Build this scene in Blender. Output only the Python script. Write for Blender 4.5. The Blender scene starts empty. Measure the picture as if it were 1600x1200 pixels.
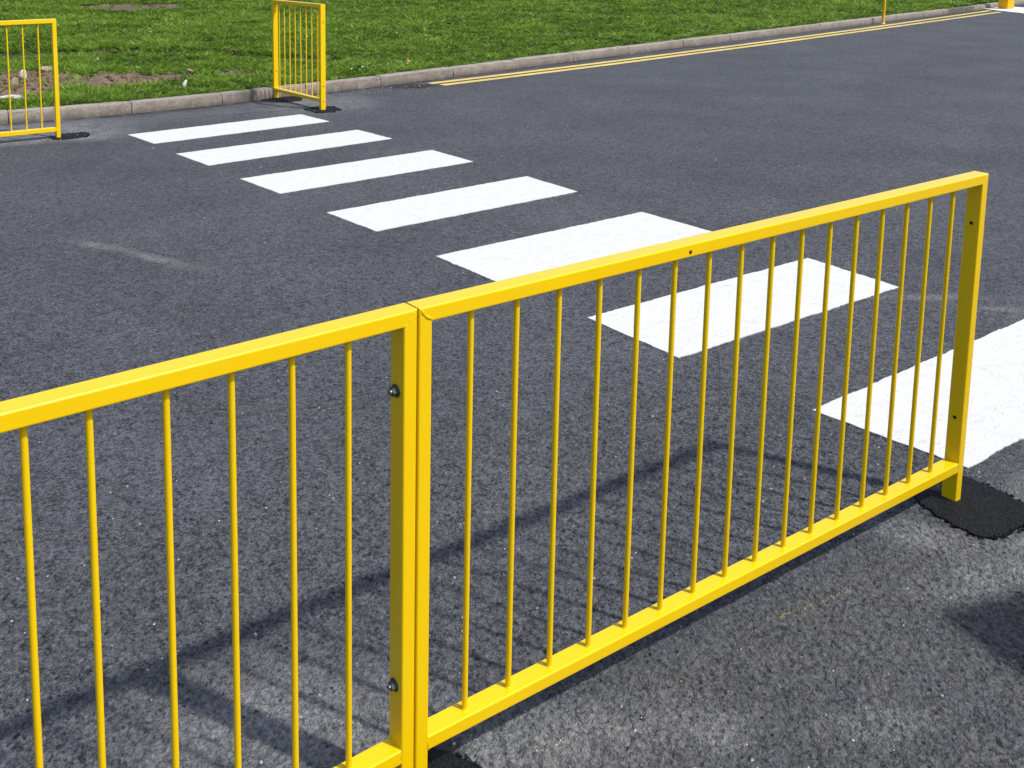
import bpy, bmesh, math, random
import numpy as np
from mathutils import Vector, Matrix

random.seed(7)
RNG = np.random.default_rng(11)
scene = bpy.context.scene
C = scene.collection

# ---------------------------------------------------------------- camera
cam_d = bpy.data.cameras.new("camera")
cam = bpy.data.objects.new("camera", cam_d)
C.objects.link(cam)
FW = Vector((0.52781625, 0.83807066, -0.13801294))
RT = Vector((0.8460515, -0.5330989, -0.00155648))
UP = Vector((0.07487899, 0.11594452, 0.9904292))
m = Matrix((RT, UP, -FW)).transposed().to_4x4()
m.translation = Vector((-1.04400, -1.42405, 1.65321))
cam.matrix_world = m
cam_d.sensor_width = 36.0
cam_d.sensor_fit = 'HORIZONTAL'
cam_d.lens = 36.0 * 1588.402 / 1600.0
cam_d.shift_x = (800 - 547.08) / 1600.0
cam_d.shift_y = (129.13 - 600) / 1600.0
cam_d.clip_start = 0.05
cam_d.clip_end = 3000
scene.camera = cam

# ---------------------------------------------------------------- light
SUN_EL, SHADOW_AZ = math.radians(55.5), math.radians(118.0)
light_dir = Vector((math.cos(SHADOW_AZ) * math.cos(SUN_EL), math.sin(SHADOW_AZ) * math.cos(SUN_EL), -math.sin(SUN_EL)))
sun_d = bpy.data.lights.new("sun", 'SUN')
sun_d.energy = 3.3
sun_d.angle = math.radians(1.8)
sun_d.color = (1.0, 0.955, 0.87)
sun = bpy.data.objects.new("sun", sun_d)
C.objects.link(sun)
sun.rotation_euler = light_dir.to_track_quat('-Z', 'Y').to_euler()
sun.location = (3, -8, 12)

world = bpy.data.worlds.new("World")
scene.world = world
world.use_nodes = True
wn = world.node_tree
for n in list(wn.nodes): wn.nodes.remove(n)
sky = wn.nodes.new('ShaderNodeTexSky')
sky.sky_type = 'NISHITA'
sky.sun_disc = False
sky.sun_elevation = SUN_EL
# azimuth of the sun measured clockwise from +Y
sx, sy = -light_dir.x, -light_dir.y
sky.sun_rotation = math.atan2(sx, sy)
sky.air_density = 1.0
sky.dust_density = 2.4
bg = wn.nodes.new('ShaderNodeBackground')
bg.inputs['Strength'].default_value = 0.15
wo = wn.nodes.new('ShaderNodeOutputWorld')
wn.links.new(sky.outputs[0], bg.inputs[0])
wn.links.new(bg.outputs[0], wo.inputs[0])

scene.view_settings.view_transform = 'Standard'
scene.view_settings.look = 'None'
scene.view_settings.exposure = 0.40
scene.view_settings.gamma = 1.0

# ---------------------------------------------------------------- helpers
def tag(o, label=None, cat=None, group=None, kind=None):
    if label: o["label"] = label
    if cat: o["category"] = cat
    if group: o["group"] = group
    if kind: o["kind"] = kind
    return o

def link_mesh(name, me, mat=None, parent=None):
    o = bpy.data.objects.new(name, me)
    C.objects.link(o)
    if mat: me.materials.append(mat)
    if parent: o.parent = parent
    return o

def obj_bm(name, bm, mat=None, parent=None, smooth=False):
    me = bpy.data.meshes.new(name)
    bm.normal_update()
    bm.to_mesh(me); bm.free()
    if smooth:
        me.polygons.foreach_set('use_smooth', [True] * len(me.polygons))
    return link_mesh(name, me, mat, parent)

def empty(name, loc, rz=0.0):
    o = bpy.data.objects.new(name, None)
    C.objects.link(o)
    o.location = loc
    o.rotation_euler = (0, 0, rz)
    o.empty_display_size = 0.2
    return o

class NT:
    """small wrapper to build node materials"""
    def __init__(self, name):
        self.m = bpy.data.materials.new(name)
        self.m.use_nodes = True
        self.t = self.m.node_tree
        for n in list(self.t.nodes): self.t.nodes.remove(n)
        self.out = self.n('ShaderNodeOutputMaterial')
        self.b = self.n('ShaderNodeBsdfPrincipled')
        self.l(self.b.outputs[0], self.out.inputs[0])
        self.tc = self.n('ShaderNodeTexCoord')
        self.obj = self.tc.outputs['Object']
    def n(self, t, **k):
        x = self.t.nodes.new(t)
        for a, v in k.items(): setattr(x, a, v)
        return x
    def l(self, a, b): self.t.links.new(a, b)
    def set(self, sock, v):
        if isinstance(v, (int, float)): sock.default_value = v
        elif isinstance(v, tuple): sock.default_value = v if len(v) == len(sock.default_value) else (*v, 1)
        else: self.l(v, sock)
    def noise(self, scale, detail=3, rough=0.55, vec=None, dist=0):
        x = self.n('ShaderNodeTexNoise')
        x.inputs['Scale'].default_value = scale
        x.inputs['Detail'].default_value = detail
        x.inputs['Roughness'].default_value = rough
        x.inputs['Distortion'].default_value = dist
        self.l(vec or self.obj, x.inputs['Vector'])
        return x.outputs['Fac']
    def vor(self, scale, feature='F1', vec=None, rnd=1.0):
        x = self.n('ShaderNodeTexVoronoi', feature=feature)
        x.inputs['Scale'].default_value = scale
        x.inputs['Randomness'].default_value = rnd
        self.l(vec or self.obj, x.inputs['Vector'])
        return x
    def math(self, op, a, b=0.0, c=0.0, clamp=False):
        x = self.n('ShaderNodeMath', operation=op)
        x.use_clamp = clamp
        self.set(x.inputs[0], a); self.set(x.inputs[1], b)
        if len(x.inputs) > 2: self.set(x.inputs[2], c)
        return x.outputs[0]
    def rng(self, v, a, b, c=0.0, d=1.0, smooth=False):
        x = self.n('ShaderNodeMapRange')
        if smooth: x.interpolation_type = 'SMOOTHSTEP'
        self.set(x.inputs[0], v)
        for i, q in enumerate((a, b, c, d)): self.set(x.inputs[i + 1], q)
        return x.outputs[0]
    def mix(self, f, a, b, mode='MIX'):
        x = self.n('ShaderNodeMix', data_type='RGBA', blend_type=mode)
        self.set(x.inputs[0], f); self.set(x.inputs[6], a); self.set(x.inputs[7], b)
        return x.outputs[2]
    def hsv(self, col, h=0.5, s=1.0, v=1.0):
        x = self.n('ShaderNodeHueSaturation')
        self.set(x.inputs['Color'], col); self.set(x.inputs['Hue'], h)
        self.set(x.inputs['Saturation'], s); self.set(x.inputs['Value'], v)
        return x.outputs[0]
    def attr(self, name):
        x = self.n('ShaderNodeAttribute'); x.attribute_name = name
        return x.outputs['Fac']
    def bump(self, h, strength=0.5, dist=0.003, nrm=None):
        x = self.n('ShaderNodeBump')
        x.inputs['Strength'].default_value = strength
        x.inputs['Distance'].default_value = dist
        self.l(h, x.inputs['Height'])
        if nrm: self.l(nrm, x.inputs['Normal'])
        return x.outputs[0]
    def scaled(self, s):
        x = self.n('ShaderNodeMapping')
        x.inputs['Scale'].default_value = s
        self.l(self.obj, x.inputs['Vector'])
        return x.outputs[0]
    def fin(self, col, rough, nrm=None, **k):
        self.set(self.b.inputs['Base Color'], col)
        self.set(self.b.inputs['Roughness'], rough)
        if nrm: self.l(nrm, self.b.inputs['Normal'])
        for a, v in k.items(): self.set(self.b.inputs[a.replace('_', ' ')], v)
        return self.m

# ---------------------------------------------------------------- materials
def asphalt_like(name, base_dark, base_light, use_attr, chip=1.0, bump_k=1.0, rough=0.85):
    s = NT(name)
    # aggregate, three sizes of stone so the grain survives with distance
    v1 = s.vor(190); v2 = s.vor(105); v3 = s.vor(300)
    c1 = s.n('ShaderNodeSeparateColor'); s.l(v1.outputs['Color'], c1.inputs[0])
    c2 = s.n('ShaderNodeSeparateColor'); s.l(v2.outputs['Color'], c2.inputs[0])
    n1 = s.noise(9, 4, .6); n2 = s.noise(1.1, 4, .55); n3 = s.noise(66, 4, .75)
    nc = s.rng(n3, .30, .70); n4 = s.rng(s.noise(24, 3, .8), .36, .64)
    g = s.math('ADD', s.math('MULTIPLY', c1.outputs[0], .30), s.math('MULTIPLY', c2.outputs[1], .27))
    g = s.math('ADD', g, s.math('MULTIPLY', nc, .34))
    v5 = s.vor(31); c5 = s.n('ShaderNodeSeparateColor'); s.l(v5.outputs['Color'], c5.inputs[0])
    g = s.math('ADD', g, s.math('MULTIPLY', s.math('SUBTRACT', c5.outputs[0], .5), .10))
    g = s.math('ADD', g, s.math('MULTIPLY', n4, .15))
    g = s.math('ADD', g, s.math('MULTIPLY', s.math('SUBTRACT', n1, .5), .12))
    g = s.rng(g, .22, .86)
    col = s.mix(g, base_dark, base_light)
    col = s.hsv(col, v=s.rng(n2, .3, .7, .86, 1.16))
    if use_attr:
        old = s.attr('old'); dust = s.attr('dust'); dark = s.attr('dark')
        grain = s.rng(s.math('ADD', s.math('ADD', s.math('MULTIPLY', c1.outputs[1], .32), s.math('MULTIPLY', c2.outputs[0], .26)), s.math('MULTIPLY', nc, .5)), .22, .88)
        # worn greyer surfacing near the footway
        oldc = s.mix(grain, (.020, .0203, .0215), (.143, .141, .139))
        oldm = s.math('MULTIPLY', old, s.rng(n1, .25, .65), clamp=True)
        col = s.mix(oldm, col, oldc)
        dn = s.math('MULTIPLY', dust, s.rng(s.math('ADD', n1, s.math('MULTIPLY', n3, .6)), .45, .95), clamp=True)
        dustc = s.mix(grain, (.080, .083, .088), (.275, .279, .283))
        col = s.mix(dn, col, dustc)
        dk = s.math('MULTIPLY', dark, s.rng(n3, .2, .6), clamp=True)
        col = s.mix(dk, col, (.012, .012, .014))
    if use_attr:
        col = s.mix(s.math('MULTIPLY', s.attr('mark'), s.rng(n3, .50, .64, 0, .5)), col, (.42, .36, .08))
    # pale stones and quartz specks
    v4 = s.vor(72); c4 = s.n('ShaderNodeSeparateColor'); s.l(v4.outputs['Color'], c4.inputs[0])
    thr = .985
    if use_attr:
        thr = s.math('SUBTRACT', .984, s.math('MULTIPLY', s.attr('fleck'), .45))
    sp = s.math('MULTIPLY', s.math('GREATER_THAN', c4.outputs[0], thr), s.math('LESS_THAN', v4.outputs['Distance'], s.rng(c4.outputs[2], 0, 1, .06, .26)))
    col = s.mix(s.math('MULTIPLY', sp, .75 * chip), col, (.46, .45, .43))
    # pits, with the shade inside them painted as near-black colour
    pit = s.math('MULTIPLY', s.math('GREATER_THAN', c4.outputs[1], .955), s.math('LESS_THAN', v4.outputs['Distance'], .34))
    col = s.mix(s.math('MULTIPLY', pit, .75), col, (.0065, .0072, .0095))
    h = s.math('ADD', s.math('MULTIPLY', s.math('SUBTRACT', 1.0, v1.outputs['Distance']), .55), s.math('MULTIPLY', s.noise(170, 2, .6), 1.2))
    h = s.math('ADD', h, s.math('MULTIPLY', n3, .9))
    h = s.math('SUBTRACT', h, s.math('MULTIPLY', pit, .6))
    nrm = s.bump(h, .85 * bump_k, .0065)
    return s.fin(col, rough, nrm, Specular_IOR_Level=.22)

M = {}
M['asphalt'] = asphalt_like('asphalt', (.0095, .0108, .0138), (.123, .130, .1455), True)
M['fresh'] = asphalt_like('fresh_tarmac', (.0008, .0008, .0012), (.0155, .0160, .0195), False, .55, 1.5, .8)

def paint_white():
    s = NT('white_road_paint')
    v1 = s.vor(95); v2 = s.vor(170); n1 = s.noise(14, 5, .65); n3 = s.noise(60, 3, .6); n0 = s.noise(2.3, 3, .5)
    c = s.n('ShaderNodeSeparateColor'); s.l(v1.outputs['Color'], c.inputs[0])
    col = s.mix(s.rng(n1, .3, .75), (.575, .575, .568), (.51, .512, .508))
    st = s.noise(26, 5, .7, s.scaled((.35, 2.2, 1)))
    col = s.mix(s.rng(st, .56, .72, 0, .6), col, (.36, .36, .355))
    pit = s.math('MULTIPLY', s.math('GREATER_THAN', c.outputs[0], .985), s.math('LESS_THAN', v1.outputs['Distance'], .28))
    col = s.mix(s.math('MULTIPLY', pit, .8), col, (.16, .16, .16))
    h = s.math('ADD', s.math('SUBTRACT', 1.0, v1.outputs['Distance']), s.math('MULTIPLY', n3, 1.0))
    h = s.math('SUBTRACT', h, s.math('MULTIPLY', pit, 1.0))
    return s.fin(col, .6, s.bump(h, .28, .003), Specular_IOR_Level=.4)
M['paint_white'] = paint_white()

def paint_line():
    s = NT('yellow_road_paint')
    n1 = s.noise(20, 5, .65); n2 = s.noise(1.3, 3, .5)
    col = s.mix(s.rng(n1, .3, .7), (.62, .465, .125), (.50, .37, .10))
    col = s.hsv(col, v=s.rng(n2, .3, .7, .85, 1.12))
    col = s.mix(s.rng(s.noise(70, 3, .7), .66, .74, 0, .7), col, (.1, .09, .06))
    return s.fin(col, .7, s.bump(s.noise(90, 3), .3, .003))
M['paint_yellow'] = paint_line()

def metal_yellow(name='yellow_powder_coat', base=(.745, .492, .0), alt=(.725, .472, .0)):
    s = NT(name)
    geo = s.n('ShaderNodeNewGeometry')
    n1 = s.noise(5, 4, .6, geo.outputs['Position']); n2 = s.noise(240, 2, .5, geo.outputs['Position']); n3 = s.noise(38, 4, .7, geo.outputs['Position'])
    col = s.mix(s.rng(n1, .3, .7), base, alt)
    col = s.mix(s.rng(n3, .66, .80, 0, .35), col, (.55, .42, .12))
    r = s.rng(n3, .3, .8, .30, .46)
    nrm = s.bump(s.math('ADD', n2, s.math('MULTIPLY', n1, 3)), .10, .002)
    return s.fin(col, r, nrm, Specular_IOR_Level=.22, Coat_Weight=.40, Coat_Roughness=.08)
M['yellow'] = metal_yellow()
M['amber'] = metal_yellow('amber_paint', (.80, .42, .006), (.72, .36, .005))

def simple(name, col, rough, metallic=0.0, nscale=60, var=.25):
    s = NT(name)
    n1 = s.noise(nscale, 4, .6)
    c = s.hsv(col, v=s.rng(n1, .3, .7, 1 - var, 1 + var))
    return s.fin(c, rough, s.bump(n1, .3, .003), Metallic=metallic)
M['zinc'] = simple('zinc_plated_steel', (.13, .135, .14), .5, .8, 90)
M['hole'] = simple('hole_shade', (.012, .010, .008), .9)
M['scuff'] = simple('worn_primer', (.50, .44, .30), .7)
M['stone_pale'] = simple('pale_concrete_rubble', (.46, .43, .38), .9, 0, 30)
M['stone_brown'] = simple('brown_stone', (.30, .235, .17), .9, 0, 30)
M['leaf'] = simple('dead_leaf', (.42, .20, .075), .7, 0, 40)
M['cabinet'] = simple('grey_green_cabinet_paint', (.16, .20, .18), .5, 0, 8, .1)
M['cabinet_dark'] = simple('dark_plastic', (.03, .03, .03), .5)
M['petal'] = simple('white_petals', (.78, .78, .74), .7)
M['pad'] = simple('light_concrete', (.62, .62, .60), .85, 0, 6, .12)

def kerb_mat():
    s = NT('kerb_concrete')
    n1 = s.noise(3.0, 5, .65); n2 = s.noise(45, 4, .7); n3 = s.noise(11, 4, .6, s.scaled((1, 1, .35)))
    sep = s.n('ShaderNodeSeparateXYZ'); s.l(s.obj, sep.inputs[0])
    z = sep.outputs[2]
    col = s.mix(s.rng(n1, .3, .7), (.205, .170, .136), (.31, .28, .242))
    col = s.mix(s.rng(n2, .42, .70, 0, .75), col, (.115, .095, .078))
    col = s.mix(s.rng(s.noise(7, 5, .75), .48, .66, 0, .6), col, (.13, .105, .085))
    # paler arris along the top, splash grime low on the face
    col = s.mix(s.math('MULTIPLY', s.rng(z, .104, .111, 0, .6), s.rng(n3, .35, .55)), col, (.33, .305, .28))
    low = s.math('MULTIPLY', s.rng(z, .0, .065, 1, 0), s.rng(n3, .28, .5))
    col = s.mix(s.math('MULTIPLY', low, .85), col, (.085, .072, .062))
    st = s.attr('stain')
    col = s.mix(s.math('MULTIPLY', st, s.rng(n3, .3, .5)), col, (.075, .072, .062))
    return s.fin(col, .92, s.bump(s.math('ADD', n2, n1), .6, .006))
M['kerb'] = kerb_mat()

def soil_grass():
    s = NT('turf_ground')
    n1 = s.noise(2.2, 5, .6); n2 = s.noise(24, 5, .7); n3 = s.noise(90, 4, .7)
    g = s.mix(s.rng(n2, .3, .7), (.012, .026, .004), (.040, .075, .010))
    g = s.hsv(g, v=s.rng(n1, .3, .7, .75, 1.2))
    so = s.mix(s.rng(n2, .3, .7), (.125, .078, .050), (.27, .185, .125))
    so = s.hsv(so, v=s.rng(n3, .25, .75, .55, 1.3))
    soil = s.attr('soil')
    so = s.mix(s.math('MULTIPLY', s.attr('darksoil'), s.rng(n2, .3, .6)), so, (.026, .020, .010))
    col = s.mix(s.rng(s.math('ADD', soil, s.math('MULTIPLY', s.math('SUBTRACT', n2, .5), .7)), .35, .55), g, so)
    return s.fin(col, .95, s.bump(s.math('ADD', n2, n3), .9, .02))
M['turf'] = soil_grass()

def blade_mat():
    s = NT('grass_blades')
    t = s.attr('tint')
    r = s.n('ShaderNodeValToRGB')
    e = r.color_ramp.elements
    e[0].position = 0; e[0].color = (.014, .032, .002, 1)
    e[1].position = .5; e[1].color = (.120, .235, .012, 1)
    e.new(.82).color = (.250, .400, .050, 1)
    e.new(.97).color = (.30, .30, .12, 1)
    s.l(t, r.inputs[0])
    s.fin(r.outputs[0], .55, Specular_IOR_Level=.3)
    tr = s.n('ShaderNodeBsdfTranslucent')
    s.l(s.hsv(r.outputs[0], h=.48, v=1.2), tr.inputs[0])
    mx = s.n('ShaderNodeMixShader'); mx.inputs[0].default_value = .3
    s.l(s.b.outputs[0], mx.inputs[1]); s.l(tr.outputs[0], mx.inputs[2])
    s.l(mx.outputs[0], s.out.inputs[0])
    return s.m
M['blades'] = blade_mat()

# ---------------------------------------------------------------- numpy noise
_H = RNG.random((256, 256))
def vnoise(x, y, f):
    x = np.asarray(x) * f + 37.3; y = np.asarray(y) * f + 91.7
    xi = np.floor(x).astype(int); yi = np.floor(y).astype(int)
    fx = x - xi; fy = y - yi
    fx = fx * fx * (3 - 2 * fx); fy = fy * fy * (3 - 2 * fy)
    a = _H[xi % 256, yi % 256]; b = _H[(xi + 1) % 256, yi % 256]
    c = _H[xi % 256, (yi + 1) % 256]; d = _H[(xi + 1) % 256, (yi + 1) % 256]
    return (a * (1 - fx) + b * fx) * (1 - fy) + (c * (1 - fx) + d * fx) * fy
def fbm(x, y, f, o=4):
    s = 0; a = .5
    for i in range(o):
        s = s + a * vnoise(x + 13.1 * i, y - 7.7 * i, f * 2 ** i); a *= .5
    return s / (1 - .5 ** o)
def sst(a, b, x):
    t = np.clip((x - a) / (b - a), 0, 1)
    return t * t * (3 - 2 * t)
def ell(x, y, cx, cy, rx, ry, ang=0, soft=.5):
    c, s_ = math.cos(math.radians(ang)), math.sin(math.radians(ang))
    u = (x - cx) * c + (y - cy) * s_; v = -(x - cx) * s_ + (y - cy) * c
    r = np.sqrt((u / rx) ** 2 + (v / ry) ** 2)
    return 1 - sst(1 - soft, 1 + soft, r)

# ---------------------------------------------------------------- kerb line
_kx = np.array([-80, -30, -12, -6, -2.5, 0.0, 1.1, 1.9, 2.6, 3.6, 4.6, 5.4, 6.7, 7.8, 10.3, 13.4, 16.5, 18.6, 23.0, 28, 45, 90])
_ky = np.array([30, 17.0, 11.0, 9.5, 8.6, 8.16, 8.02, 7.93, 7.90, 7.98, 8.09, 8.16, 8.38, 8.56, 8.95, 9.42, 9.87, 10.18, 10.85, 11.6, 14.4, 22])
_dx = np.linspace(-80, 90, 6801)
_dy = np.interp(_dx, _kx, _ky)
_k = np.hanning(41); _k /= _k.sum()
_dy = np.convolve(np.pad(_dy, 20, mode='edge'), _k, mode='valid')
def ky(x): return np.interp(x, _dx, _dy)
KW = 0.12   # width of kerb top behind the face line

RIDGE = [(-3.0, 12.6), (0.5, 12.2), (2.05, 11.89), (3.3, 11.62), (4.0, 11.35), (4.65, 10.74), (5.1, 10.0), (5.5, 9.6)]
RIDGE2 = [(10.1, 10.9), (10.54, 10.69), (11.69, 10.5), (12.38, 9.85), (12.6, 9.5)]
def poly_dist(x, y, pts):
    d = np.full(np.shape(x), 1e9)
    for (ax, ay), (bx, by) in zip(pts[:-1], pts[1:]):
        vx, vy = bx - ax, by - ay
        t = np.clip(((x - ax) * vx + (y - ay) * vy) / (vx * vx + vy * vy), 0, 1)
        d = np.minimum(d, np.hypot(x - ax - t * vx, y - ay - t * vy))
    return d
def ridge_mask(x, y):
    wob = .22 * (fbm(x, y, 1.3, 3) - .5)
    w = np.clip(2.4 * fbm(x, y, 1.7, 3) - .15, 0, 1.3)
    r = (1 - sst(.08, .36, poly_dist(x, y + wob, RIDGE))) * w
    r2 = (1 - sst(.06, .30, poly_dist(x, y + wob, RIDGE2))) * w * .9
    return np.clip(np.maximum(r, r2), 0, 1)
def soil_mask(x, y):
    n = fbm(x, y, 2.6, 4) - .5
    m_ = np.maximum.reduce([
        ell(x, y, 1.80, 9.65, .62, .80, -10, .25),
        ell(x, y, 1.35, 9.1, .45, .35, -10, .3),
        ell(x, y, 2.70, 9.25, .55, .42, -8, .35) * .95,
        ell(x, y, 3.30, 9.20, .36, .24, -8, .4) * .9,
        ell(x, y, 4.15, 9.15, .50, .32, 0, .5) * .62,
        ell(x, y, 4.9, 8.9, .30, .2, 0, .5) * .5,
        ell(x, y, 5.9, 17.6, 1.1, .75, -5, .4) * .85,
        ell(x, y, 6.4, 9.9, .17, .14, 0, .4),
        ell(x, y, -1.2, 9.6, 1.0, .3, -10, .4) * .9,
    ])
    mm = np.maximum(m_, ridge_mask(x, y) * .8)
    return np.clip(mm + n * 1.3 * (mm > .03), 0, 1)

def bank_z(x, y):
    s_ = y - ky(x) - KW
    z = .110 + .030 * np.clip(s_, 0, 40) + .05 * (fbm(x, y, .55, 3) - .5) * sst(0, 1.2, s_) + .035 * (fbm(x, y, 3.2, 3) - .5) * sst(0.02, .4, s_)
    # low lip running along the verge
    z = z - .10 * ridge_mask(x, y)
    # heap of pulled turf and soil
    z = z + .10 * ell(x, y, 2.62, 9.15, .28, .22, 0, .7) * (.6 + .8 * fbm(x, y, 7, 2)) + .05 * ell(x, y, 1.8, 9.6, .6, .7, 0, .6) * fbm(x, y, 9, 3)
    sm = soil_mask(x, y)
    z = z - .02 * sm + .035 * sm * (fbm(x, y, 14, 3) - .4)
    return z

def grid_obj(name, xs, ys, zf, mat, attrs=(), cond=None):
    X, Y = np.meshgrid(xs, ys)
    Z = zf(X, Y) if callable(zf) else np.full_like(X, zf)
    nx, ny = len(xs), len(ys)
    me = bpy.data.meshes.new(name)
    V = np.stack([X, Y, Z], -1).reshape(-1, 3)
    idx = np.arange(nx * ny).reshape(ny, nx)
    F = np.stack([idx[:-1, :-1], idx[:-1, 1:], idx[1:, 1:], idx[1:, :-1]], -1).reshape(-1, 4)
    me.vertices.add(len(V)); me.vertices.foreach_set('co', V.astype(np.float32).ravel())
    me.loops.add(F.size); me.loops.foreach_set('vertex_index', F.astype(np.int32).ravel())
    me.polygons.add(len(F)); me.polygons.foreach_set('loop_start', np.arange(0, F.size, 4, dtype=np.int32))
    me.polygons.foreach_set('use_smooth', np.ones(len(F), dtype=bool))
    me.update(calc_edges=True)
    for an, fn in attrs:
        a = me.attributes.new(an, 'FLOAT', 'POINT')
        a.data.foreach_set('value', fn(X, Y).astype(np.float32).ravel())
    return link_mesh(name, me, mat)

def lines(a, b, step, lo, hi):
    core = np.arange(a, b + 1e-6, step)
    left, right = [], []
    p, s_ = a, step
    while p > lo: s_ *= 1.35; p -= s_; left.append(max(p, lo))
    p, s_ = b, step
    while p < hi: s_ *= 1.35; p += s_; right.append(min(p, hi))
    return np.array(left[::-1] + list(core) + right)

# ---------------------------------------------------------------- ground, road, bank
gs = grid_obj('ground', np.linspace(-900, 900, 25), np.linspace(-900, 900, 25), -0.06, M['turf'],
              [('soil', lambda x, y: x * 0)])
tag(gs, kind='structure')

def dust_f(x, y):
    n = fbm(x, y, 5.5, 4)
    d = np.maximum.reduce([
        ell(x, y, .30, .00, .34, .09, -24, .7) * .8,
        ell(x, y, -.12, .30, .30, .17, -30, .7) * .80,
        ell(x, y, 1.72, -.03, .17, .07, -62, .6) * .85,
        ell(x, y, 1.83, -.25, .30, .10, -8, .6) * .85,
        ell(x, y, 2.35, -.16, .25, .12, -8, .6) * .7,
        ell(x, y, .65, -.20, .08, .05, 0, .8) * .6,
        ell(x, y, .95, -.36, .10, .04, -30, .8) * .6,
        ell(x, y, 1.35, 7.50, .75, .40, -5, .7) * 1.0,
        ell(x, y, 1.0, 7.05, .60, .10, -5, .7) * .9,
        ell(x, y, 1.65, 7.10, .36, .26, 0, .6) * 1.1,
        ell(x, y, 4.1, 7.5, .62, .45, 0, .7) * .85,
        ell(x, y, 4.35, 7.15, .30, .16, 0, .6) * .5,
        ell(x, y, 2.8, 7.55, 1.4, .25, 0, .8) * .30,
        ell(x, y, .68, 3.86, .19, .035, -60, .9) * .95,
        ell(x, y, .88, 3.42, .24, .04, -64, .9) * .85,
        ell(x, y, 3.65, 1.02, .32, .035, -35, .9) * .65,
        ell(x, y, 3.80, .74, .20, .03, -45, .9) * .65,
        ell(x, y, 1.62, 2.10, .12, .08, 0, .8) * .75,
    ])
    d = d * np.clip(.35 + 1.3 * n, 0, 1.1)
    return np.clip(d + .07 * sst(.62, .8, fbm(x, y, .8, 3)), 0, 1)
def dark_f(x, y):
    n = fbm(x, y, 7, 3)
    gut = (1 - sst(.03, .16, ky(x) - y)) * .85 * sst(.25, .5, n)
    d = np.maximum.reduce([ell(x, y, 5.72, 7.96, .30, .16, -12, .45) * .95, gut,
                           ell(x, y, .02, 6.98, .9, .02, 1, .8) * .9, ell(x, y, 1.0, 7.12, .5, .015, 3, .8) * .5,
                           ell(x, y, .08, 2.62, .10, .06, 0, .9) * .3,
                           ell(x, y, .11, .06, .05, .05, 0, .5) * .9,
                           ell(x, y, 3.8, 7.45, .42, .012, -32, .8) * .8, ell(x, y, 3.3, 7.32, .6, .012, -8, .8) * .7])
    return np.clip(d, 0, 1)
def old_f(x, y):
    edge = .02 + .10 * (fbm(x, y, 4, 3) - .5) - .10 * sst(1.2, 2.2, x)
    return (1 - sst(edge - .10, edge + .22, y)) * (.55 + .55 * fbm(x, y, 2.2, 4))
def fleck_f(x, y):
    d = np.zeros_like(x)
    for q in STR:
        for (ax, ay), (bx, by) in ((q[0], q[1]), (q[2], q[3])):
            mx, my = (ax + bx) / 2, (ay + by) / 2
            d = np.maximum(d, ell(x, y, mx, my, .10, abs(by - ay) / 2 + .05, 0, .7) * .25)
    return np.clip(d + old_f(x, y) * .02, 0, 1)

# zebra stripes: corners (left far, left near, right far, right near)
STR = [
    [(1.926, 6.886), (1.967, 6.396), (3.690, 6.985), (3.725, 6.510)],
    [(1.965, 5.916), (2.004, 5.401), (3.717, 6.010), (3.741, 5.518)],
    [(2.014, 4.883), (2.050, 4.364), (3.742, 4.952), (3.746, 4.443)],
    [(2.065, 3.787), (2.097, 3.290), (3.759, 3.860), (3.741, 3.345)],
    [(2.107, 2.731), (2.110, 2.215), (3.705, 2.758), (3.715, 2.250)],
    [(2.137, 1.663), (2.126, 1.152), (3.731, 1.658), (3.690, 1.150)],
    [(2.160, 0.590), (2.209, 0.085), (3.760, 0.620), (3.790, 0.110)],
]
def insert(ls, a, b, step):
    return np.concatenate([ls[ls < a - 1e-6], np.arange(a, b, step), ls[ls > b + step * .5]])
rx = insert(lines(-1.6, 7.0, .045, -300, 300), -.75, 2.35, .0042)
ry = insert(lines(-1.4, 8.7, .045, -300, 300), -.75, 1.35, .0042)
def relief(X, Y):
    w = RNG.random(X.shape)
    w = (w + np.roll(w, 1, 0) + np.roll(w, 1, 1) + np.roll(np.roll(w, 1, 0), 1, 1)) / 4
    w2 = vnoise(X, Y, 70)
    mk = sst(-.75, -.6, X) * (1 - sst(2.1, 2.35, X)) * sst(-.75, -.68, Y) * (1 - sst(.9, 1.35, Y))
    r = np.clip((w - .5) * 2.4 + (w2 - .5) * .7, -.9, .35)
    return (r - .35) * .0058 * mk * (.75 + .5 * old_f(X, Y))
road = grid_obj('road', rx, ry, relief, M['asphalt'],
                [('dust', dust_f), ('dark', dark_f), ('old', old_f), ('fleck', fleck_f), ('mark', lambda x, y: 1 - sst(.003, .008, poly_dist(x, y, [(1.06, -.035), (1.20, -.055), (1.33, -.072)])))])
tag(road, kind='structure')

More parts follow.
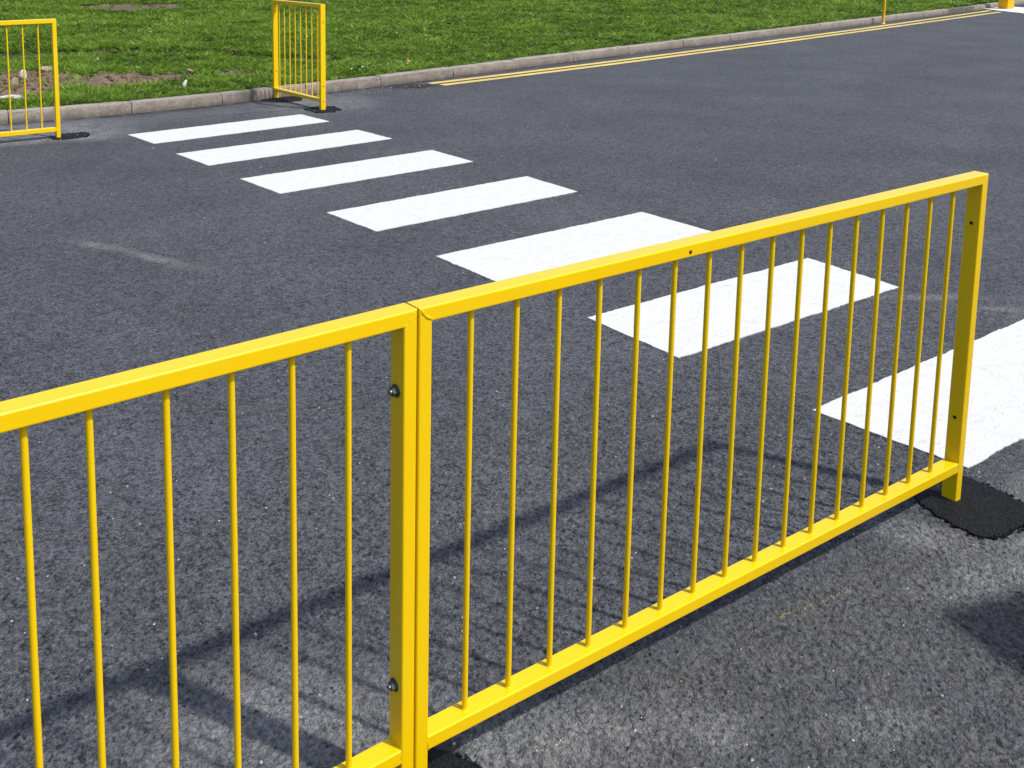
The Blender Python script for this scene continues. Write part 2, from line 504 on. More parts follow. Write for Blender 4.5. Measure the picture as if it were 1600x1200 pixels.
# verge: rows follow the kerb line
def bank():
    us = np.concatenate([np.linspace(-80, -3, 60), np.arange(-2.9, 9, .06), np.arange(9, 32, .16), np.linspace(32.3, 90, 60)])
    vs = np.concatenate([np.array([0, .02]), np.arange(.07, 3.2, .06), np.arange(3.3, 22, .28), np.linspace(23, 300, 40)])
    U, Vv = np.meshgrid(us, vs)
    Y = ky(U) + KW - .012 + Vv
    Z = bank_z(U, Y); Z[0, :] = -.05
    nx, ny = len(us), len(vs)
    me = bpy.data.meshes.new('grass_verge')
    P = np.stack([U, Y, Z], -1).reshape(-1, 3)
    idx = np.arange(nx * ny).reshape(ny, nx)
    F = np.stack([idx[:-1, :-1], idx[:-1, 1:], idx[1:, 1:], idx[1:, :-1]], -1).reshape(-1, 4)
    me.vertices.add(len(P)); me.vertices.foreach_set('co', P.astype(np.float32).ravel())
    me.loops.add(F.size); me.loops.foreach_set('vertex_index', F.astype(np.int32).ravel())
    me.polygons.add(len(F)); me.polygons.foreach_set('loop_start', np.arange(0, F.size, 4, dtype=np.int32))
    me.polygons.foreach_set('use_smooth', np.ones(len(F), dtype=bool))
    me.update(calc_edges=True)
    a = me.attributes.new('soil', 'FLOAT', 'POINT')
    a.data.foreach_set('value', soil_mask(U, Y).astype(np.float32).ravel())
    a = me.attributes.new('darksoil', 'FLOAT', 'POINT')
    a.data.foreach_set('value', np.clip(ridge_mask(U, Y) * 2.5 + ell(U, Y, 4.2, 9.15, .7, .5, 0, .6) * .9 + ell(U, Y, 5.9, 17.4, 1.2, .8, 0, .5) * .65, 0, 1).astype(np.float32).ravel())
    return tag(link_mesh('grass_verge', me, M['turf']), kind='structure')
bank()

# kerb of separate precast stones, one mesh
def kerb():
    joints = [1.20, 2.344, 3.326, 4.37, 5.422, 6.62, 7.80, 9.03, 10.33, 11.80, 13.2, 14.75, 16.4, 18.1, 19.6, 21.2, 22.9]
    x = 22.9
    while x < 60: x += 1.6; joints.append(x)
    x = 1.20
    while x > -40: x -= 1.05; joints.insert(0, x)
    bm = bmesh.new()
    lay = bm.verts.layers.float.new('stain')
    prof = [(0.0, -.05), (0.003, .035), (0.007, .085), (0.010, .102), (0.018, .110), (.06, .113), (KW - .01, .115), (KW, .110), (KW, -.05)]
    rnd = random.Random(3)
    for a, b in zip(joints[:-1], joints[1:]):
        gap = .004
        dz = rnd.uniform(-.003, .004); dy = rnd.uniform(-.005, .005); st = rnd.uniform(0, .12)
        n = max(2, int((b - a) / .12)); rings = []
        for i in range(n + 1):
            f = i / n
            x_ = a + gap + (b - a - 2 * gap) * f
            yk = float(ky(x_)); sl = float(ky(x_ + .02) - ky(x_ - .02)) / .04
            nx_, ny_ = -sl / math.hypot(sl, 1), 1 / math.hypot(sl, 1)
            edge = (i == 0 or i == n)
            r = []
            for k, (q, z) in enumerate(prof):
                qq = q + dy + rnd.uniform(-.0022, .0022)
                zz = z + dz + (rnd.uniform(-.0015, .0015) if z > 0 else 0)
                if edge and z > .05: zz -= .004; qq += .006 if q < .05 else 0
                v = bm.verts.new((x_ + nx_ * qq, yk + ny_ * qq, zz))
                s_ = st
                if 22.6 < x_ < 24.2: s_ = 1.0
                if 3.5 < x_ < 4.1 and int((x_ - 3.5) / .09) % 2 == 0: s_ = .8
                v[lay] = s_
                r.append(v)
            rings.append(r)
        for r0, r1 in zip(rings[:-1], rings[1:]):
            for k in range(len(prof) - 1):
                bm.faces.new((r0[k], r1[k], r1[k + 1], r0[k + 1]))
        bm.faces.new(rings[0]); bm.faces.new(rings[-1][::-1])
    bmesh.ops.recalc_face_normals(bm, faces=bm.faces)
    return tag(obj_bm('kerb', bm, M['kerb']), kind='structure')
kerb()

# soil bedding that shows in the kerb joints
def strip_poly(name, pts, z, mat, jit=0.0, step=.02, thick=0.0, rnd=random.Random(5)):
    """flat polygon with slightly ragged outline, optionally with a real edge thickness"""
    out = []
    for i in range(len(pts)):
        a = Vector(pts[i]); b = Vector(pts[(i + 1) % len(pts)])
        n = max(1, int((b - a).length / step)); d = (b - a).normalized(); nn = Vector((-d.y, d.x))
        ph = rnd.uniform(0, 9)
        for k in range(n):
            t = k / n
            p = a.lerp(b, t)
            if k > 0 and jit: p = p + nn * (rnd.gauss(0, jit * .5) + jit * .8 * math.sin(ph + t * n * .35) * rnd.uniform(.3, 1))
            out.append(p)
    bm = bmesh.new()
    vs = [bm.verts.new((p.x, p.y, z)) for p in out]
    f = bm.faces.new(vs)
    bmesh.ops.recalc_face_normals(bm, faces=[f])
    if f.normal.z < 0: f.normal_flip()
    if thick:
        low = [bm.verts.new((p.x, p.y, z - thick)) for p in out]
        for i in range(len(vs)):
            j = (i + 1) % len(vs)
            bm.faces.new((vs[i], low[i], low[j], vs[j]))
        bmesh.ops.recalc_face_normals(bm, faces=bm.faces)
    bmesh.ops.triangulate(bm, faces=[fc for fc in bm.faces if len(fc.verts) > 4])
    return obj_bm(name, bm, mat)

slab = [
    ("first white zebra stripe, the farthest, beside the far kerb and barrier", 'farthest'),
    ("second white zebra stripe counted from the far kerb", ''),
    ("third white zebra stripe counted from the far kerb", ''),
    ("middle white zebra stripe, fourth counted from either side of the road", ''),
    ("white zebra stripe whose near corner is cut off by the yellow top rail", ''),
    ("white zebra stripe seen entirely through the bars of the right yellow barrier", ''),
    ("nearest white zebra stripe, behind the right end post and cut by the photo edge", ''),
]
for q, (lab, _) in zip(STR, slab):
    pts = [q[0], q[1], q[3], q[2]]
    o = strip_poly('zebra_stripe', pts, .004, M['paint_white'], .0032, .016, .004)
    tag(o, lab, 'road marking', 'white stripes of the zebra crossing')

# double yellow lines along the kerb
def yellow_line(name, pts, w, lab):
    pts = np.array(pts); xs = np.linspace(pts[0, 0], pts[-1, 0], 260)
    ys = np.interp(xs, pts[:, 0], pts[:, 1])
    k = np.hanning(31); k /= k.sum()
    ys2 = np.convolve(np.pad(ys, 15, mode='reflect', reflect_type='odd'), k, mode='valid')
    bm = bmesh.new(); prev = None; r = random.Random(4)
    for x_, y_ in zip(xs, ys2):
        a = bm.verts.new((x_, y_ - w / 2 + r.gauss(0, .003), .004)); b = bm.verts.new((x_, y_ + w / 2 + r.gauss(0, .003), .004))
        if prev: bm.faces.new((prev[0], a, b, prev[1]))
        prev = (a, b)
    o = obj_bm(name, bm, M['paint_yellow'])
    return tag(o, lab, 'road marking', 'double yellow lines along the far kerb')
yellow_line('yellow_line', [(6.01, 8.03), (7.43, 8.18), (9.75, 8.47), (13.63, 9.02), (17.75, 9.66), (24.5, 10.82)], .112,
            'faded yellow line of the pair that runs closer to the kerb')
yellow_line('yellow_line', [(6.05, 7.85), (7.20, 7.97), (9.49, 8.245), (13.14, 8.74), (17.21, 9.36), (24.2, 10.45)], .112,
            'faded yellow line of the pair that runs farther from the kerb')

# fresh tarmac patches round the barrier feet
PATCHES = ([(1.93, .125), (1.875, .05), (1.845, -.06), (1.853, -.135), (1.90, -.165), (1.96, -.163), (2.02, -.175), (2.12, -.20), (2.135, -.12), (2.15, -.02), (2.145, .055), (2.08, .09), (1.99, .115)],
            [(-.08, -.10), (-.10, .09), (.04, .13), (.105, .085), (.145, .02), (.16, -.06), (.1, -.14)],
            [(1.32, 7.02), (1.42, 6.97), (1.60, 6.985), (1.66, 7.10), (1.64, 7.21), (1.46, 7.22), (1.34, 7.14)],
            [(3.75, 7.93), (3.88, 7.72), (4.12, 7.74), (4.22, 7.90), (4.16, 8.06), (3.85, 8.05)],
            [(3.86, 7.22), (3.86, 6.97), (4.02, 6.93), (4.16, 7.00), (4.20, 7.22), (4.05, 7.31)])
for pts in PATCHES:
    o = strip_poly('tarmac_patch', pts, .005, M['fresh'], .006, .016, .005)
    tag(o, kind='structure')

o = strip_poly('concrete_strip', [(24.85, 11.15), (22.9, 8.25), (24.4, 7.4), (26.3, 11.2)], .02, M['pad'], .01, .1, .03)
tag(o, kind='structure')

# ---------------------------------------------------------------- guard rails
def rrect(w, d, r=.0035, seg=3):
    pts = []
    for cx, cy, a0 in ((w / 2 - r, d / 2 - r, 0), (-w / 2 + r, d / 2 - r, 90), (-w / 2 + r, -d / 2 + r, 180), (w / 2 - r, -d / 2 + r, 270)):
        for k in range(seg + 1):
            a = math.radians(a0 + 90 * k / seg)
            pts.append((cx + r * math.cos(a), cy + r * math.sin(a)))
    return pts

def tube_between(fn0, fn1, prof, cap0=False, cap1=False):
    bm = bmesh.new()
    A = [bm.verts.new(fn0(a, b)) for a, b in prof]
    B = [bm.verts.new(fn1(a, b)) for a, b in prof]
    n = len(prof)
    for i in range(n):
        j = (i + 1) % n
        bm.faces.new((A[i], A[j], B[j], B[i]))
    if cap0: bm.faces.new(A[::-1])
    if cap1: bm.faces.new(B)
    bmesh.ops.recalc_face_normals(bm, faces=bm.faces)
    return bm

def bar_bm(x, y, z0, z1, r, lean=0.0):
    bm = bmesh.new(); n = 16
    A = [bm.verts.new((x + r * math.cos(2 * math.pi * i / n), y + r * math.sin(2 * math.pi * i / n), z0)) for i in range(n)]
    B = [bm.verts.new((x + lean + r * math.cos(2 * math.pi * i / n), y + r * math.sin(2 * math.pi * i / n), z1)) for i in range(n)]
    for i in range(n):
        f = bm.faces.new((A[i], A[(i + 1) % n], B[(i + 1) % n], B[i])); f.smooth = True
    # small fillet of weld at the foot
    r2 = r * 1.35
    for i in range(n):
        pass
    W0 = [bm.verts.new((x + r2 * math.cos(2 * math.pi * i / n) * random.uniform(.97, 1.06), y + r2 * math.sin(2 * math.pi * i / n), z0 + .0004)) for i in range(n)]
    W1 = [bm.verts.new((x + r * 1.02 * math.cos(2 * math.pi * i / n), y + r * 1.02 * math.sin(2 * math.pi * i / n), z0 + .0045)) for i in range(n)]
    for i in range(n):
        f = bm.faces.new((W0[i], W0[(i + 1) % n], W1[(i + 1) % n], W1[i])); f.smooth = True
    return bm

def weld_bm(p0, p1, r, nrm, rnd):
    """lumpy bead of weld along a seam"""
    bm = bmesh.new()
    p0, p1, nrm = Vector(p0), Vector(p1), Vector(nrm)
    d = (p1 - p0); L = d.length; d.normalize(); side = d.cross(nrm).normalized()
    n = max(4, int(L / .0045)); prev = None
    ph = rnd.uniform(0, 6)
    for i in range(n + 1):
        f = i / n
        rr = r * (.75 + .35 * math.sin(ph + i * 1.9) * rnd.uniform(.5, 1)) * (1 if 0 < i < n else .2)
        c = p0 + d * L * f + side * r * .5 * math.sin(i * .8 + ph)
        ring = [bm.verts.new(c + (side * math.cos(a) * rr + nrm * math.sin(a) * rr * .55)) for a in [2 * math.pi * k / 8 for k in range(8)]]
        if prev:
            for k in range(8): bm.faces.new((prev[k], ring[k], ring[(k + 1) % 8], prev[(k + 1) % 8]))
        prev = ring
    bmesh.ops.recalc_face_normals(bm, faces=bm.faces)
    return bm

def disc_bm(c, axis, r, depth=.0, n=14, r1=None):
    bm = bmesh.new()
    c = Vector(c); q = Vector(axis).normalized().to_track_quat('Z', 'Y').to_matrix()
    r1 = r if r1 is None else r1
    A = [bm.verts.new(c + q @ Vector((r * math.cos(2 * math.pi * i / n), r * math.sin(2 * math.pi * i / n), 0))) for i in range(n)]
    B = [bm.verts.new(c + q @ Vector((r1 * math.cos(2 * math.pi * i / n), r1 * math.sin(2 * math.pi * i / n), depth))) for i in range(n)]
    for i in range(n): bm.faces.new((A[i], A[(i + 1) % n], B[(i + 1) % n], B[i]))
    bm.faces.new(B); bm.faces.new(A[::-1])
    bmesh.ops.recalc_face_normals(bm, faces=bm.faces)
    return bm

def join_bm(a, b):
    me = bpy.data.meshes.new('tmp'); b.to_mesh(me); b.free(); a.from_mesh(me); bpy.data.meshes.remove(me); return a

def guard_rail(label, loc, rz, W, H, zb, t, D, bars, br=.006, bolts=(), holes=(), welds=True, seed=1):
    """local frame: x along the panel, y = 0 at the near face, z up"""
    rnd = random.Random(seed)
    root = empty('guard_rail', loc, rz)
    tag(root, label, 'barrier', 'yellow pedestrian guard rails round the crossing')
    pr = rrect(t, D)
    for side in (0, 1):
        def X(a): return (a + t / 2) if side == 0 else W - (t / 2 - a)
        def dist(a): return (a + t / 2) if side == 0 else (t / 2 - a)
        bm = tube_between(lambda a, b: (X(a), b + D / 2, -.04), lambda a, b: (X(a), b + D / 2, H - dist(a)), pr)
        obj_bm('post', bm, M['yellow'], root)
    def dz(a): return t / 2 - a
    bm = tube_between(lambda a, b: (dz(a), b + D / 2, H - dz(a)), lambda a, b: (W - dz(a), b + D / 2, H - dz(a)), pr)
    obj_bm('top_rail', bm, M['yellow'], root)
    bm = tube_between(lambda a, b: (t - .0005, b * .985 + D / 2, zb - t / 2 + a), lambda a, b: (W - t + .0005, b * .985 + D / 2, zb - t / 2 + a), pr)
    obj_bm('bottom_rail', bm, M['yellow'], root)
    for x in bars:
        obj_bm('bar', bar_bm(x, D / 2 - .001, zb - .0008, H - t + .001, br, rnd.uniform(-.0012, .0012)), M['yellow'], root)
    if welds:
        wm = M['yellow']
        for (p0, p1, r) in (((.004, -.0005, H - .004), (t - .001, -.0005, H - t + .001), .0034),
                            ((W - .004, .0004, H - .004), (W - t, .0004, H - t), .0022),
                            ((t, .0004, zb - t), (t, .0004, zb), .0022), ((W - t, .0004, zb - t), (W - t, .0004, zb), .0018)):
            obj_bm('weld_bead', weld_bm(p0, p1, r, (0, -1, 0), rnd), wm, root)
        obj_bm('weld_bead', weld_bm((t + .001, .004, zb + .0003), (t + .001, D - .004, zb + .0003), .0028, (.4, 0, 1), rnd), wm, root)
        obj_bm('weld_bead', weld_bm((W - t - .001, .004, zb + .0003), (W - t - .001, D - .004, zb + .0003), .0028, (-.4, 0, 1), rnd), wm, root)
        obj_bm('weld_bead', weld_bm((t - .001, .003, H - t - .0003), (t - .001, D - .003, H - t - .0003), .0028, (.7, 0, -.7), rnd), wm, root)
    for (x, y, z, ax) in bolts:
        d = Vector(ax)
        b = disc_bm(Vector((x, y, z)), d, .0125, .002, 18)
        b = join_bm(b, disc_bm(Vector((x, y, z)) + d * .002, d, .0088, .0085, 6))
        b = join_bm(b, disc_bm(Vector((x, y, z)) + d * .0105, d, .0052, .0045, 12, .0044))
        obj_bm('bolt', b, M['zinc'], root)
    for (x, y, z, ax, r) in holes:
        obj_bm('bolt_hole_shade', disc_bm(Vector((x, y, z)) , Vector(ax), r, .0006, 14), M['hole'], root)  # flat disc, coloured dark for the shade inside a drilled hole
    return root

T, DD = .0300, .0424
Hn, ZB = .9956, .1244
barsR = [.1348 + .1145 * i for i in range(16)]
guard_rail('near yellow barrier panel on the right, its whole length in front of the zebra stripes', (0, 0, 0), 0, 2.0, Hn, ZB, T, DD,
           barsR, holes=[(2.0 - T, .022, .850, (-1, 0, 0), .0052), (2.0 - T, .022, .261, (-1, 0, 0), .0052),
                         (.7325, 0, .9777, (0, -1, 0), .0046)], seed=2)
la = math.radians(1.4831)
# near left panel runs leftwards from the joint: its own local x = 2 at the joint
Wl = 2.0
lx = -.0039 - math.cos(la) * Wl; ly = -math.sin(la) * Wl
barsL = [Wl - (.1377 + .1145 * i) for i in range(16)]
barsL[4] -= .009; barsL[5] += .008
guard_rail('near yellow barrier panel on the left with two bolts on its right post', (lx, ly, 0), la, Wl, Hn, ZB, T, DD,
           barsL, bolts=[(Wl - T, .024, .839, (-1, 0, 0)), (Wl - T, .024, .248, (-1, 0, 0))], seed=5)
# far barrier standing across the road edge right of the crossing
guard_rail('short far yellow barrier seen nearly end on, standing at right angles to the kerb', (4.035, 7.09, 0), math.radians(91.5), .97, 1.045, .112, .034, .056,
           [.107 + i * .108 for i in range(8)], br=.0065,
           holes=[(0, .028, .868, (-1, 0, 0), .0065), (0, .028, .237, (-1, 0, 0), .0065), (0, .028, .084, (-1, 0, 0), .0065),
                  (.97 - .034, .028, .925, (-1, 0, 0), .0065), (.97 - .034, .028, .291, (-1, 0, 0), .0065)], welds=False, seed=8)
# far barrier at the left edge, parallel with the kerb
guard_rail('far yellow barrier at the left photo edge, standing in front of the broken turf', (1.405 - 2.0, 7.10, 0), math.radians(-.6), 2.0, 1.012, .091, .036, .050,
           [2.0 - (.150 + i * .1262) for i in range(15)], br=.0065, welds=False, seed=9)

# ---------------------------------------------------------------- posts beyond
def box_bm(x0, x1, y0, y1, z0, z1, bev=0.0, seg=2):
    bm = bmesh.new()
    bmesh.ops.create_cube(bm, size=1)
    for v in bm.verts:
        v.co = Vector((x0 + (v.co.x + .5) * (x1 - x0), y0 + (v.co.y + .5) * (y1 - y0), z0 + (v.co.z + .5) * (z1 - z0)))
    if bev: bmesh.ops.bevel(bm, geom=bm.edges[:], offset=bev, segments=seg, affect='EDGES', profile=.5)
    return bm

v_ = Vector((.905, .425)); l_ = Vector((-.425, .905)); ph = math.radians(33)
e1 = l_ * math.cos(ph) + v_ * math.sin(ph)
post = empty('square_post', (25.15, 10.74, .02), math.atan2(e1.y, e1.x))
tag(post, 'thick square amber yellow post standing on the pale concrete strip', 'post')
obj_bm('post_body', box_bm(0, .235, -.235, 0, -.02, 1.15, .012), M['amber'], post)
obj_bm('post_cap', box_bm(-.006, .241, -.241, .006, 1.152, 1.18, .008), M['amber'], post)

pole = empty('marker_pole', (18.70, 10.02, 0))
tag(pole, 'slender rusty yellow pole standing in the gutter by the kerb', 'pole')
bmp = bmesh.new(); prev = None; r_ = random.Random(6)
for i in range(13):
    z = 1.5 * i / 12; cxo = .020 * math.sin(i * .55) * .5
    ring = [bmp.verts.new((cxo + .026 * math.cos(a), .026 * math.sin(a), z - .03)) for a in [2 * math.pi * k / 12 for k in range(12)]]
    if prev:
        for k in range(12): bmp.faces.new((prev[k], prev[(k + 1) % 12], ring[(k + 1) % 12], ring[k]))
    prev = ring
bmp.faces.new(prev)
obj_bm('shaft', bmp, M['amber'], pole, True)
obj_bm('base_collar', disc_bm((0, 0, .0), (0, 0, 1), .045, .03, 16, .032), M['scuff'], pole)

# ---------------------------------------------------------------- unseen cabinet, added right of the view to cast a shadow into it
cab = empty('shadow_cabinet', (1.835, -1.025, 0), math.radians(-13))
tag(cab, 'unseen grey green cabinet added to cast the shadow at the right edge', 'cabinet')
obj_bm('plinth', box_bm(.03, .97, -.52, -.03, -.02, .09, .006), M['pad'], cab)
obj_bm('body', box_bm(.02, .98, -.53, -.02, .0905, 1.26, .012), M['cabinet'], cab)
obj_bm('roof', box_bm(0, 1.0, -.55, 0, 1.2605, 1.31, .02, 3), M['cabinet'], cab)
for x0 in (.05, .505):
    d = obj_bm('door', box_bm(x0, x0 + .445, -.018, -.004, .13, 1.22, .004), M['cabinet'], cab)
    obj_bm('handle', box_bm(x0 + (.39 if x0 < .3 else .03), x0 + (.415 if x0 < .3 else .055), -.0035, .018, .62, .76, .004), M['cabinet_dark'], d)

# ---------------------------------------------------------------- stones, leaf
def stone(label, loc, size, rot, mat, seed, cat='stone', name='stone'):
    rnd = random.Random(seed); bm = bmesh.new()
    bmesh.ops.create_icosphere(bm, subdivisions=2, radius=.5)
    planes = [(Vector((rnd.gauss(0, 1), rnd.gauss(0, 1), rnd.gauss(0, 1))).normalized(), rnd.uniform(.24, .40)) for _ in range(9)]
    for v in bm.verts:
        for n, d in planes:
            k = v.co.dot(n)
            if k > d: v.co -= n * (k - d)
        v.co += Vector((rnd.gauss(0, .012), rnd.gauss(0, .012), rnd.gauss(0, .012)))
    for v in bm.verts: v.co = Vector((v.co.x * size[0], v.co.y * size[1], v.co.z * size[2])) * 1.7
    o = obj_bm(name, bm, mat)
    o.location = (loc[0], loc[1], float(bank_z(np.array([loc[0]]), np.array([loc[1]]))[0]) + loc[2])
    o.rotation_euler = rot
    return tag(o, label, cat)
stone('upright brown lump of broken concrete leaning in the bare soil', (1.61, 9.42, .035), (.055, .05, .09), (.2, .3, .3), M['stone_brown'], 1)
stone('whitish slab of broken concrete standing tilted in the bare soil', (1.79, 9.72, .05), (.08, .035, .125), (.3, -.5, .4), M['stone_pale'], 2)
stone('pale brown lump of stone on the upper edge of the bare soil', (2.18, 10.22, .02), (.12, .08, .07), (.1, .2, .5), M['stone_brown'], 3)
stone('long flat piece of concrete lying at the very left edge of the soil', (1.38, 8.84, .012), (.20, .10, .035), (0, .05, .1), M['stone_pale'], 4)
stone('small flat piece of concrete lying in grass behind the left barrier', (1.47, 8.70, .014), (.11, .08, .04), (0, .1, -.2), M['stone_pale'], 5)
stone('small white chip standing in grass close to the kerb', (3.15, 8.52, .035), (.035, .02, .075), (.1, .35, 0), M['petal'], 6)
stone('brownish pebble in the grass right of the bare soil', (3.59, 9.38, .03), (.06, .05, .05), (.1, .3, 0), M['stone_brown'], 8)

lf = bmesh.new()
pts = [(0, 0), (.03, .012), (.055, .035), (.062, .02), (.10, .03), (.085, -.005), (.10, -.03), (.06, -.022), (.05, -.04), (.028, -.015)]
vs = [lf.verts.new((x, y, .012 * math.sin(x * 40) + .15 * abs(y))) for x, y in pts]
lf.faces.new(vs); bmesh.ops.triangulate(lf, faces=lf.faces[:])
o = obj_bm('leaf', lf, M['leaf'])
o.location = (6.23, 8.80, float(bank_z(np.array([6.23]), np.array([8.80]))[0]) + .045); o.rotation_euler = (.9, -.2, .8)
o.scale = (1.1, 1.1, 1.1)
tag(o, 'single dry orange brown leaf lying on the grass', 'leaf')
o = obj_bm('twig', bar_bm(0, 0, 0, .16, .006), M['stone_brown'])
o.location = (5.78, 7.93, .009); o.rotation_euler = (math.radians(90), 0, math.radians(-30))
tag(o, 'short twig lying on the dark damp patch in the gutter', 'twig')

# ---------------------------------------------------------------- grass blades (stuff)
def tri_mesh(name, V, F, tint, mat):
    me = bpy.data.meshes.new(name)
    me.vertices.add(len(V)); me.vertices.foreach_set('co', V.astype(np.float32).ravel())
    me.loops.add(F.size); me.loops.foreach_set('vertex_index', F.astype(np.int32).ravel())
    me.polygons.add(len(F)); me.polygons.foreach_set('loop_start', np.arange(0, F.size, 3, dtype=np.int32))
    me.update(calc_edges=True)
    a = me.attributes.new('tint', 'FLOAT', 'POINT'); a.data.foreach_set('value', tint.astype(np.float32))
    return link_mesh(name, me, mat)

def grass():
    NT_ = 210000; K = 13
    cx, cy = -1.044, -1.424
    ang = RNG.uniform(math.radians(6), math.radians(84), NT_)
    d = np.exp(RNG.uniform(math.log(8.4), math.log(46), NT_))
    x = cx + d * np.cos(ang); y = cy + d * np.sin(ang)
    k = (y - ky(x) - KW) > .012
    x, y, d = x[k], y[k], d[k]
    k = RNG.random(len(x)) > sst(.22, .62, soil_mask(x, y)) * .95
    x, y, d = x[k], y[k], d[k]
    n0 = len(x)
    cl = fbm(x, y, 6, 3); cl2 = fbm(x, y, 1.1, 3); cl3 = fbm(x, y, 20, 2)
    s_ = y - ky(x) - KW
    H0 = (.010 + .034 * cl * cl2 * 2 + .016 * sst(.5, .8, cl3)) * RNG.uniform(.45, 1.5, n0) * (d / 10) ** .35
    H0 *= .8 + .3 * sst(0, .3, s_)
    t0 = .0 + .42 * cl2 + .26 * cl + .66 * (RNG.random(n0) - .5) + .12 * cl3
    rr = RNG.uniform(.010, .030, n0) * (d / 10) ** .5
    x = np.repeat(x, K); y = np.repeat(y, K); d = np.repeat(d, K); H0 = np.repeat(H0, K); t0 = np.repeat(t0, K); rr = np.repeat(rr, K)
    n = len(x)
    a0 = RNG.uniform(0, 2 * math.pi, n); q = np.sqrt(RNG.random(n)) * rr
    x = x + np.cos(a0) * q; y = y + np.sin(a0) * q
    h = H0 * RNG.uniform(.6, 1.25, n)
    w = .0056 * (d / 9) ** .85 * RNG.uniform(.6, 1.4, n)
    a = RNG.uniform(0, 2 * math.pi, n)
    lean = RNG.uniform(.5, 2.2, n) * h * (.5 + q / rr)
    la_ = a0 + RNG.normal(0, .5, n)
    z = bank_z(x, y) - .003
    over = y - ky(x) - KW < 0
    z = np.where(over, .112, z)
    dx, dy = np.cos(a) * w, np.sin(a) * w
    V = np.empty((n, 3, 3))
    V[:, 0] = np.stack([x - dx, y - dy, z], -1)
    V[:, 1] = np.stack([x + dx, y + dy, z], -1)
    V[:, 2] = np.stack([x + np.cos(la_) * lean, y + np.sin(la_) * lean, z + h], -1)
    t = t0 + .22 * (RNG.random(n) - .5)
    t = np.where(RNG.random(n) > .978, .97, np.clip(t, 0, .9))
    F = np.arange(n * 3).reshape(n, 3)
    print('blades', n)
    o = tri_mesh('grass', V.reshape(-1, 3), F, np.repeat(t, 3), M['blades'])
    tag(o, 'short green mown grass on the verge behind the kerb', 'grass', kind='stuff')
grass()

# daisies in small clusters (stuff)
def daisies():
    bm = bmesh.new(); r = random.Random(21)
    cl = [(5.0, 10.2, .5, 9), (7.6, 11.6, .6, 12), (2.9, 9.6, .35, 8), (5.0, 14.5, .8, 14), (8.0, 16.5, .8, 10), (5.5, 8.6, .25, 12), (5.9, 8.55, .2, 8),
          (4.4, 13.0, .4, 6), (12.5, 9.7, .4, 7), (2.6, 8.3, .3, 3), (3.9, 9.3, .3, 5), (14, 11.5, 1.2, 9), (7, 10.0, 1.0, 8), (9.5, 13, 1.5, 8), (4.0, 8.35, .3, 4), (17.5, 11.5, .8, 5), (3.5, 11.5, .4, 5)]
    fixed = [(5.72, 20.9), (6.48, 22.4), (6.05, 20.7), (7.81, 21.8), (8.03, 20.5), (7.69, 19.1), (3.70, 10.82), (2.91, 10.51), (2.78, 10.29), (3.13, 9.95), (3.31, 10.33), (9.92, 15.8), (9.33, 14.9), (9.48, 15.4), (9.24, 14.6), (6.43, 11.3), (6.01, 11.3), (5.08, 8.58), (5.15, 8.54), (5.35, 8.41), (5.45, 8.49), (9.76, 14.3)]
    cl = [(fx, fy, .10, 2) for fx, fy in fixed] + cl
    for cx, cy, sp, n in cl:
        for _ in range(n):
            x = r.gauss(cx, sp); y = r.gauss(cy, sp * .6)
            if y < ky(x) + KW + .05: continue
            z = float(bank_z(np.array([x]), np.array([y]))[0]) + r.uniform(.05, .085)
            R_ = r.uniform(.011, .017) * max(1, (y + 1.4) / 11) ** .5; tx, ty = r.uniform(-.4, .4), r.uniform(-.7, .1)
            c = bm.verts.new((x, y, z + .002)); ring = []
            for k in range(10):
                a = 2 * math.pi * k / 10; rr = R_ * (1 if k % 2 else .72)
                ring.append(bm.verts.new((x + rr * math.cos(a), y + rr * math.sin(a), z + rr * (tx * math.cos(a) + ty * math.sin(a)))))
            for k in range(10): bm.faces.new((c, ring[k], ring[(k + 1) % 10]))
    o = obj_bm('daisies', bm, M['petal'])
    tag(o, 'scattered tiny white daisies in the grass', 'flowers', kind='stuff')
daisies()

# loose crumbs of soil on the bare patches (stuff)
def crumbs():
    r = random.Random(33); bm = bmesh.new(); k = 0
    while k < 800:
        x = r.uniform(1.0, 5.0); y = r.uniform(8.4, 10.7)
        if y < ky(x) + KW or float(soil_mask(np.array([x]), np.array([y]))[0]) < .45: continue
        z = float(bank_z(np.array([x]), np.array([y]))[0]); s_ = abs(r.gauss(0, .010)) + .006
        mm = Matrix.Translation((x, y, z + s_ * .3)) @ Matrix.Rotation(r.uniform(0, 6), 4, Vector((r.random(), r.random(), r.random() + .1)))
        ret = bmesh.ops.create_icosphere(bm, subdivisions=1, radius=s_, matrix=mm)
        for v in ret['verts']: v.co += Vector((r.gauss(0, s_ * .2), r.gauss(0, s_ * .2), r.gauss(0, s_ * .2)))
        k += 1
    me = bpy.data.meshes.new('soil_crumbs'); bm.to_mesh(me); bm.free()
    a = me.attributes.new('soil', 'FLOAT', 'POINT'); a.data.foreach_set('value', np.ones(len(me.vertices), dtype=np.float32))
    o = link_mesh('soil_crumbs', me, M['turf'])
    tag(o, 'loose crumbs of brown soil on the bare patches of the verge', 'soil', kind='stuff')
crumbs()

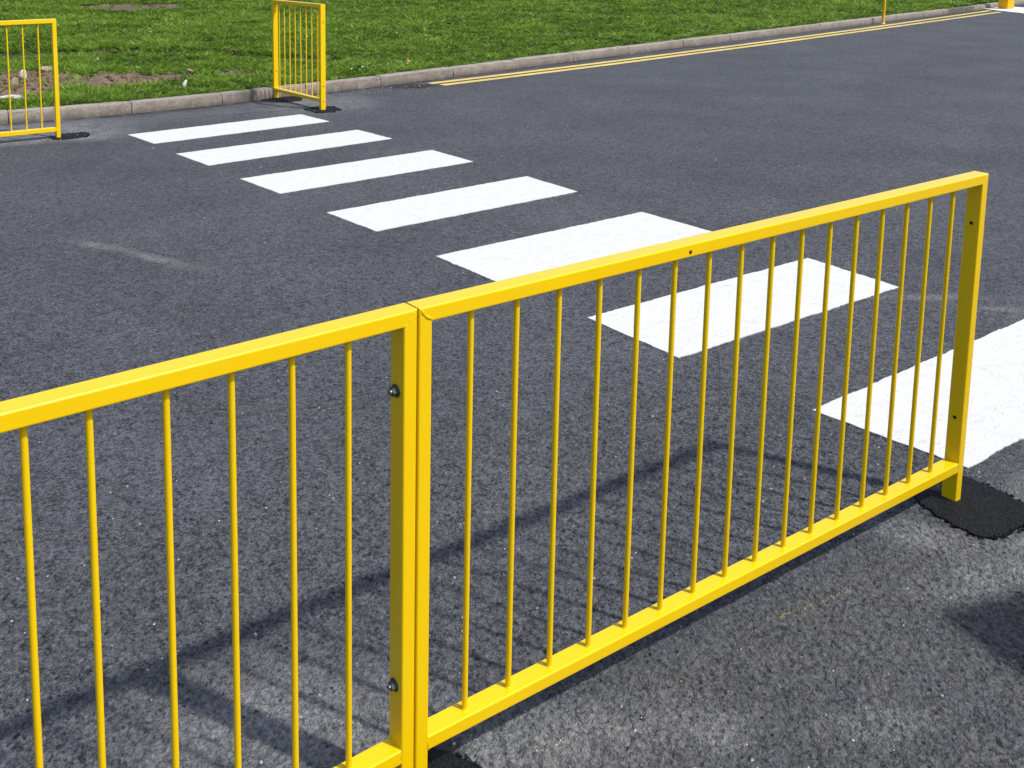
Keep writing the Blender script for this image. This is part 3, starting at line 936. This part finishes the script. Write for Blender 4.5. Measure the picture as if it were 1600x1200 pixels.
# grit on the old surfacing and by the patches (stuff)
def grit():
    r = random.Random(44); bm = bmesh.new()
    zones = [((.2, 1.8), (-.9, .05), 110), ((-.8, 1.9), (.05, 1.2), 80), ((1.2, 1.8), (6.9, 7.6), 60), ((3.8, 4.7), (6.9, 8.0), 50), ((4.5, 6.0), (7.7, 8.05), 90), ((1.0, 6), (1.0, 6.9), 120)]
    for (x0, x1), (y0, y1), n in zones:
        for _ in range(n):
            x, y = r.uniform(x0, x1), r.uniform(y0, y1)
            s_ = min(.004, abs(r.gauss(0, .0007)) + .0009) * (1.0 if y < 3 else 2.0)
            ret = bmesh.ops.create_icosphere(bm, subdivisions=1, radius=s_, matrix=Matrix.Translation((x, y, s_ * .4 + .004)))
            for v in ret['verts']: v.co += Vector((r.gauss(0, s_ * .25), r.gauss(0, s_ * .25), r.gauss(0, s_ * .15)))
    o = obj_bm('grit', bm, M['stone_pale'])
    tag(o, 'loose pale grit scattered on the asphalt', 'grit', kind='stuff')
grit()

# crumbs of fresh tarmac along the ragged rims of the patches (stuff)
def tarmac_crumbs():
    r = random.Random(55); bm = bmesh.new()
    for pts in PATCHES:
        c = Vector((sum(p[0] for p in pts) / len(pts), sum(p[1] for p in pts) / len(pts)))
        for i in range(len(pts)):
            a = Vector(pts[i]); b = Vector(pts[(i + 1) % len(pts)])
            n = int((b - a).length * 170)
            for _ in range(n):
                p = a.lerp(b, r.random()); d = (p - c).normalized()
                p = p + d * (abs(r.gauss(0, .009)) - .005)
                s_ = min(.0065, abs(r.gauss(0, .0022)) + .0012)
                ret = bmesh.ops.create_icosphere(bm, subdivisions=1, radius=s_, matrix=Matrix.Translation((p.x, p.y, .002 + s_ * .3)))
                for v in ret['verts']: v.co += Vector((r.gauss(0, s_ * .25), r.gauss(0, s_ * .25), r.gauss(0, s_ * .18)))
    o = obj_bm('tarmac_crumbs', bm, M['fresh'])
    tag(o, 'dark crumbs of fresh tarmac round the barrier feet', 'tarmac', kind='stuff')
tarmac_crumbs()
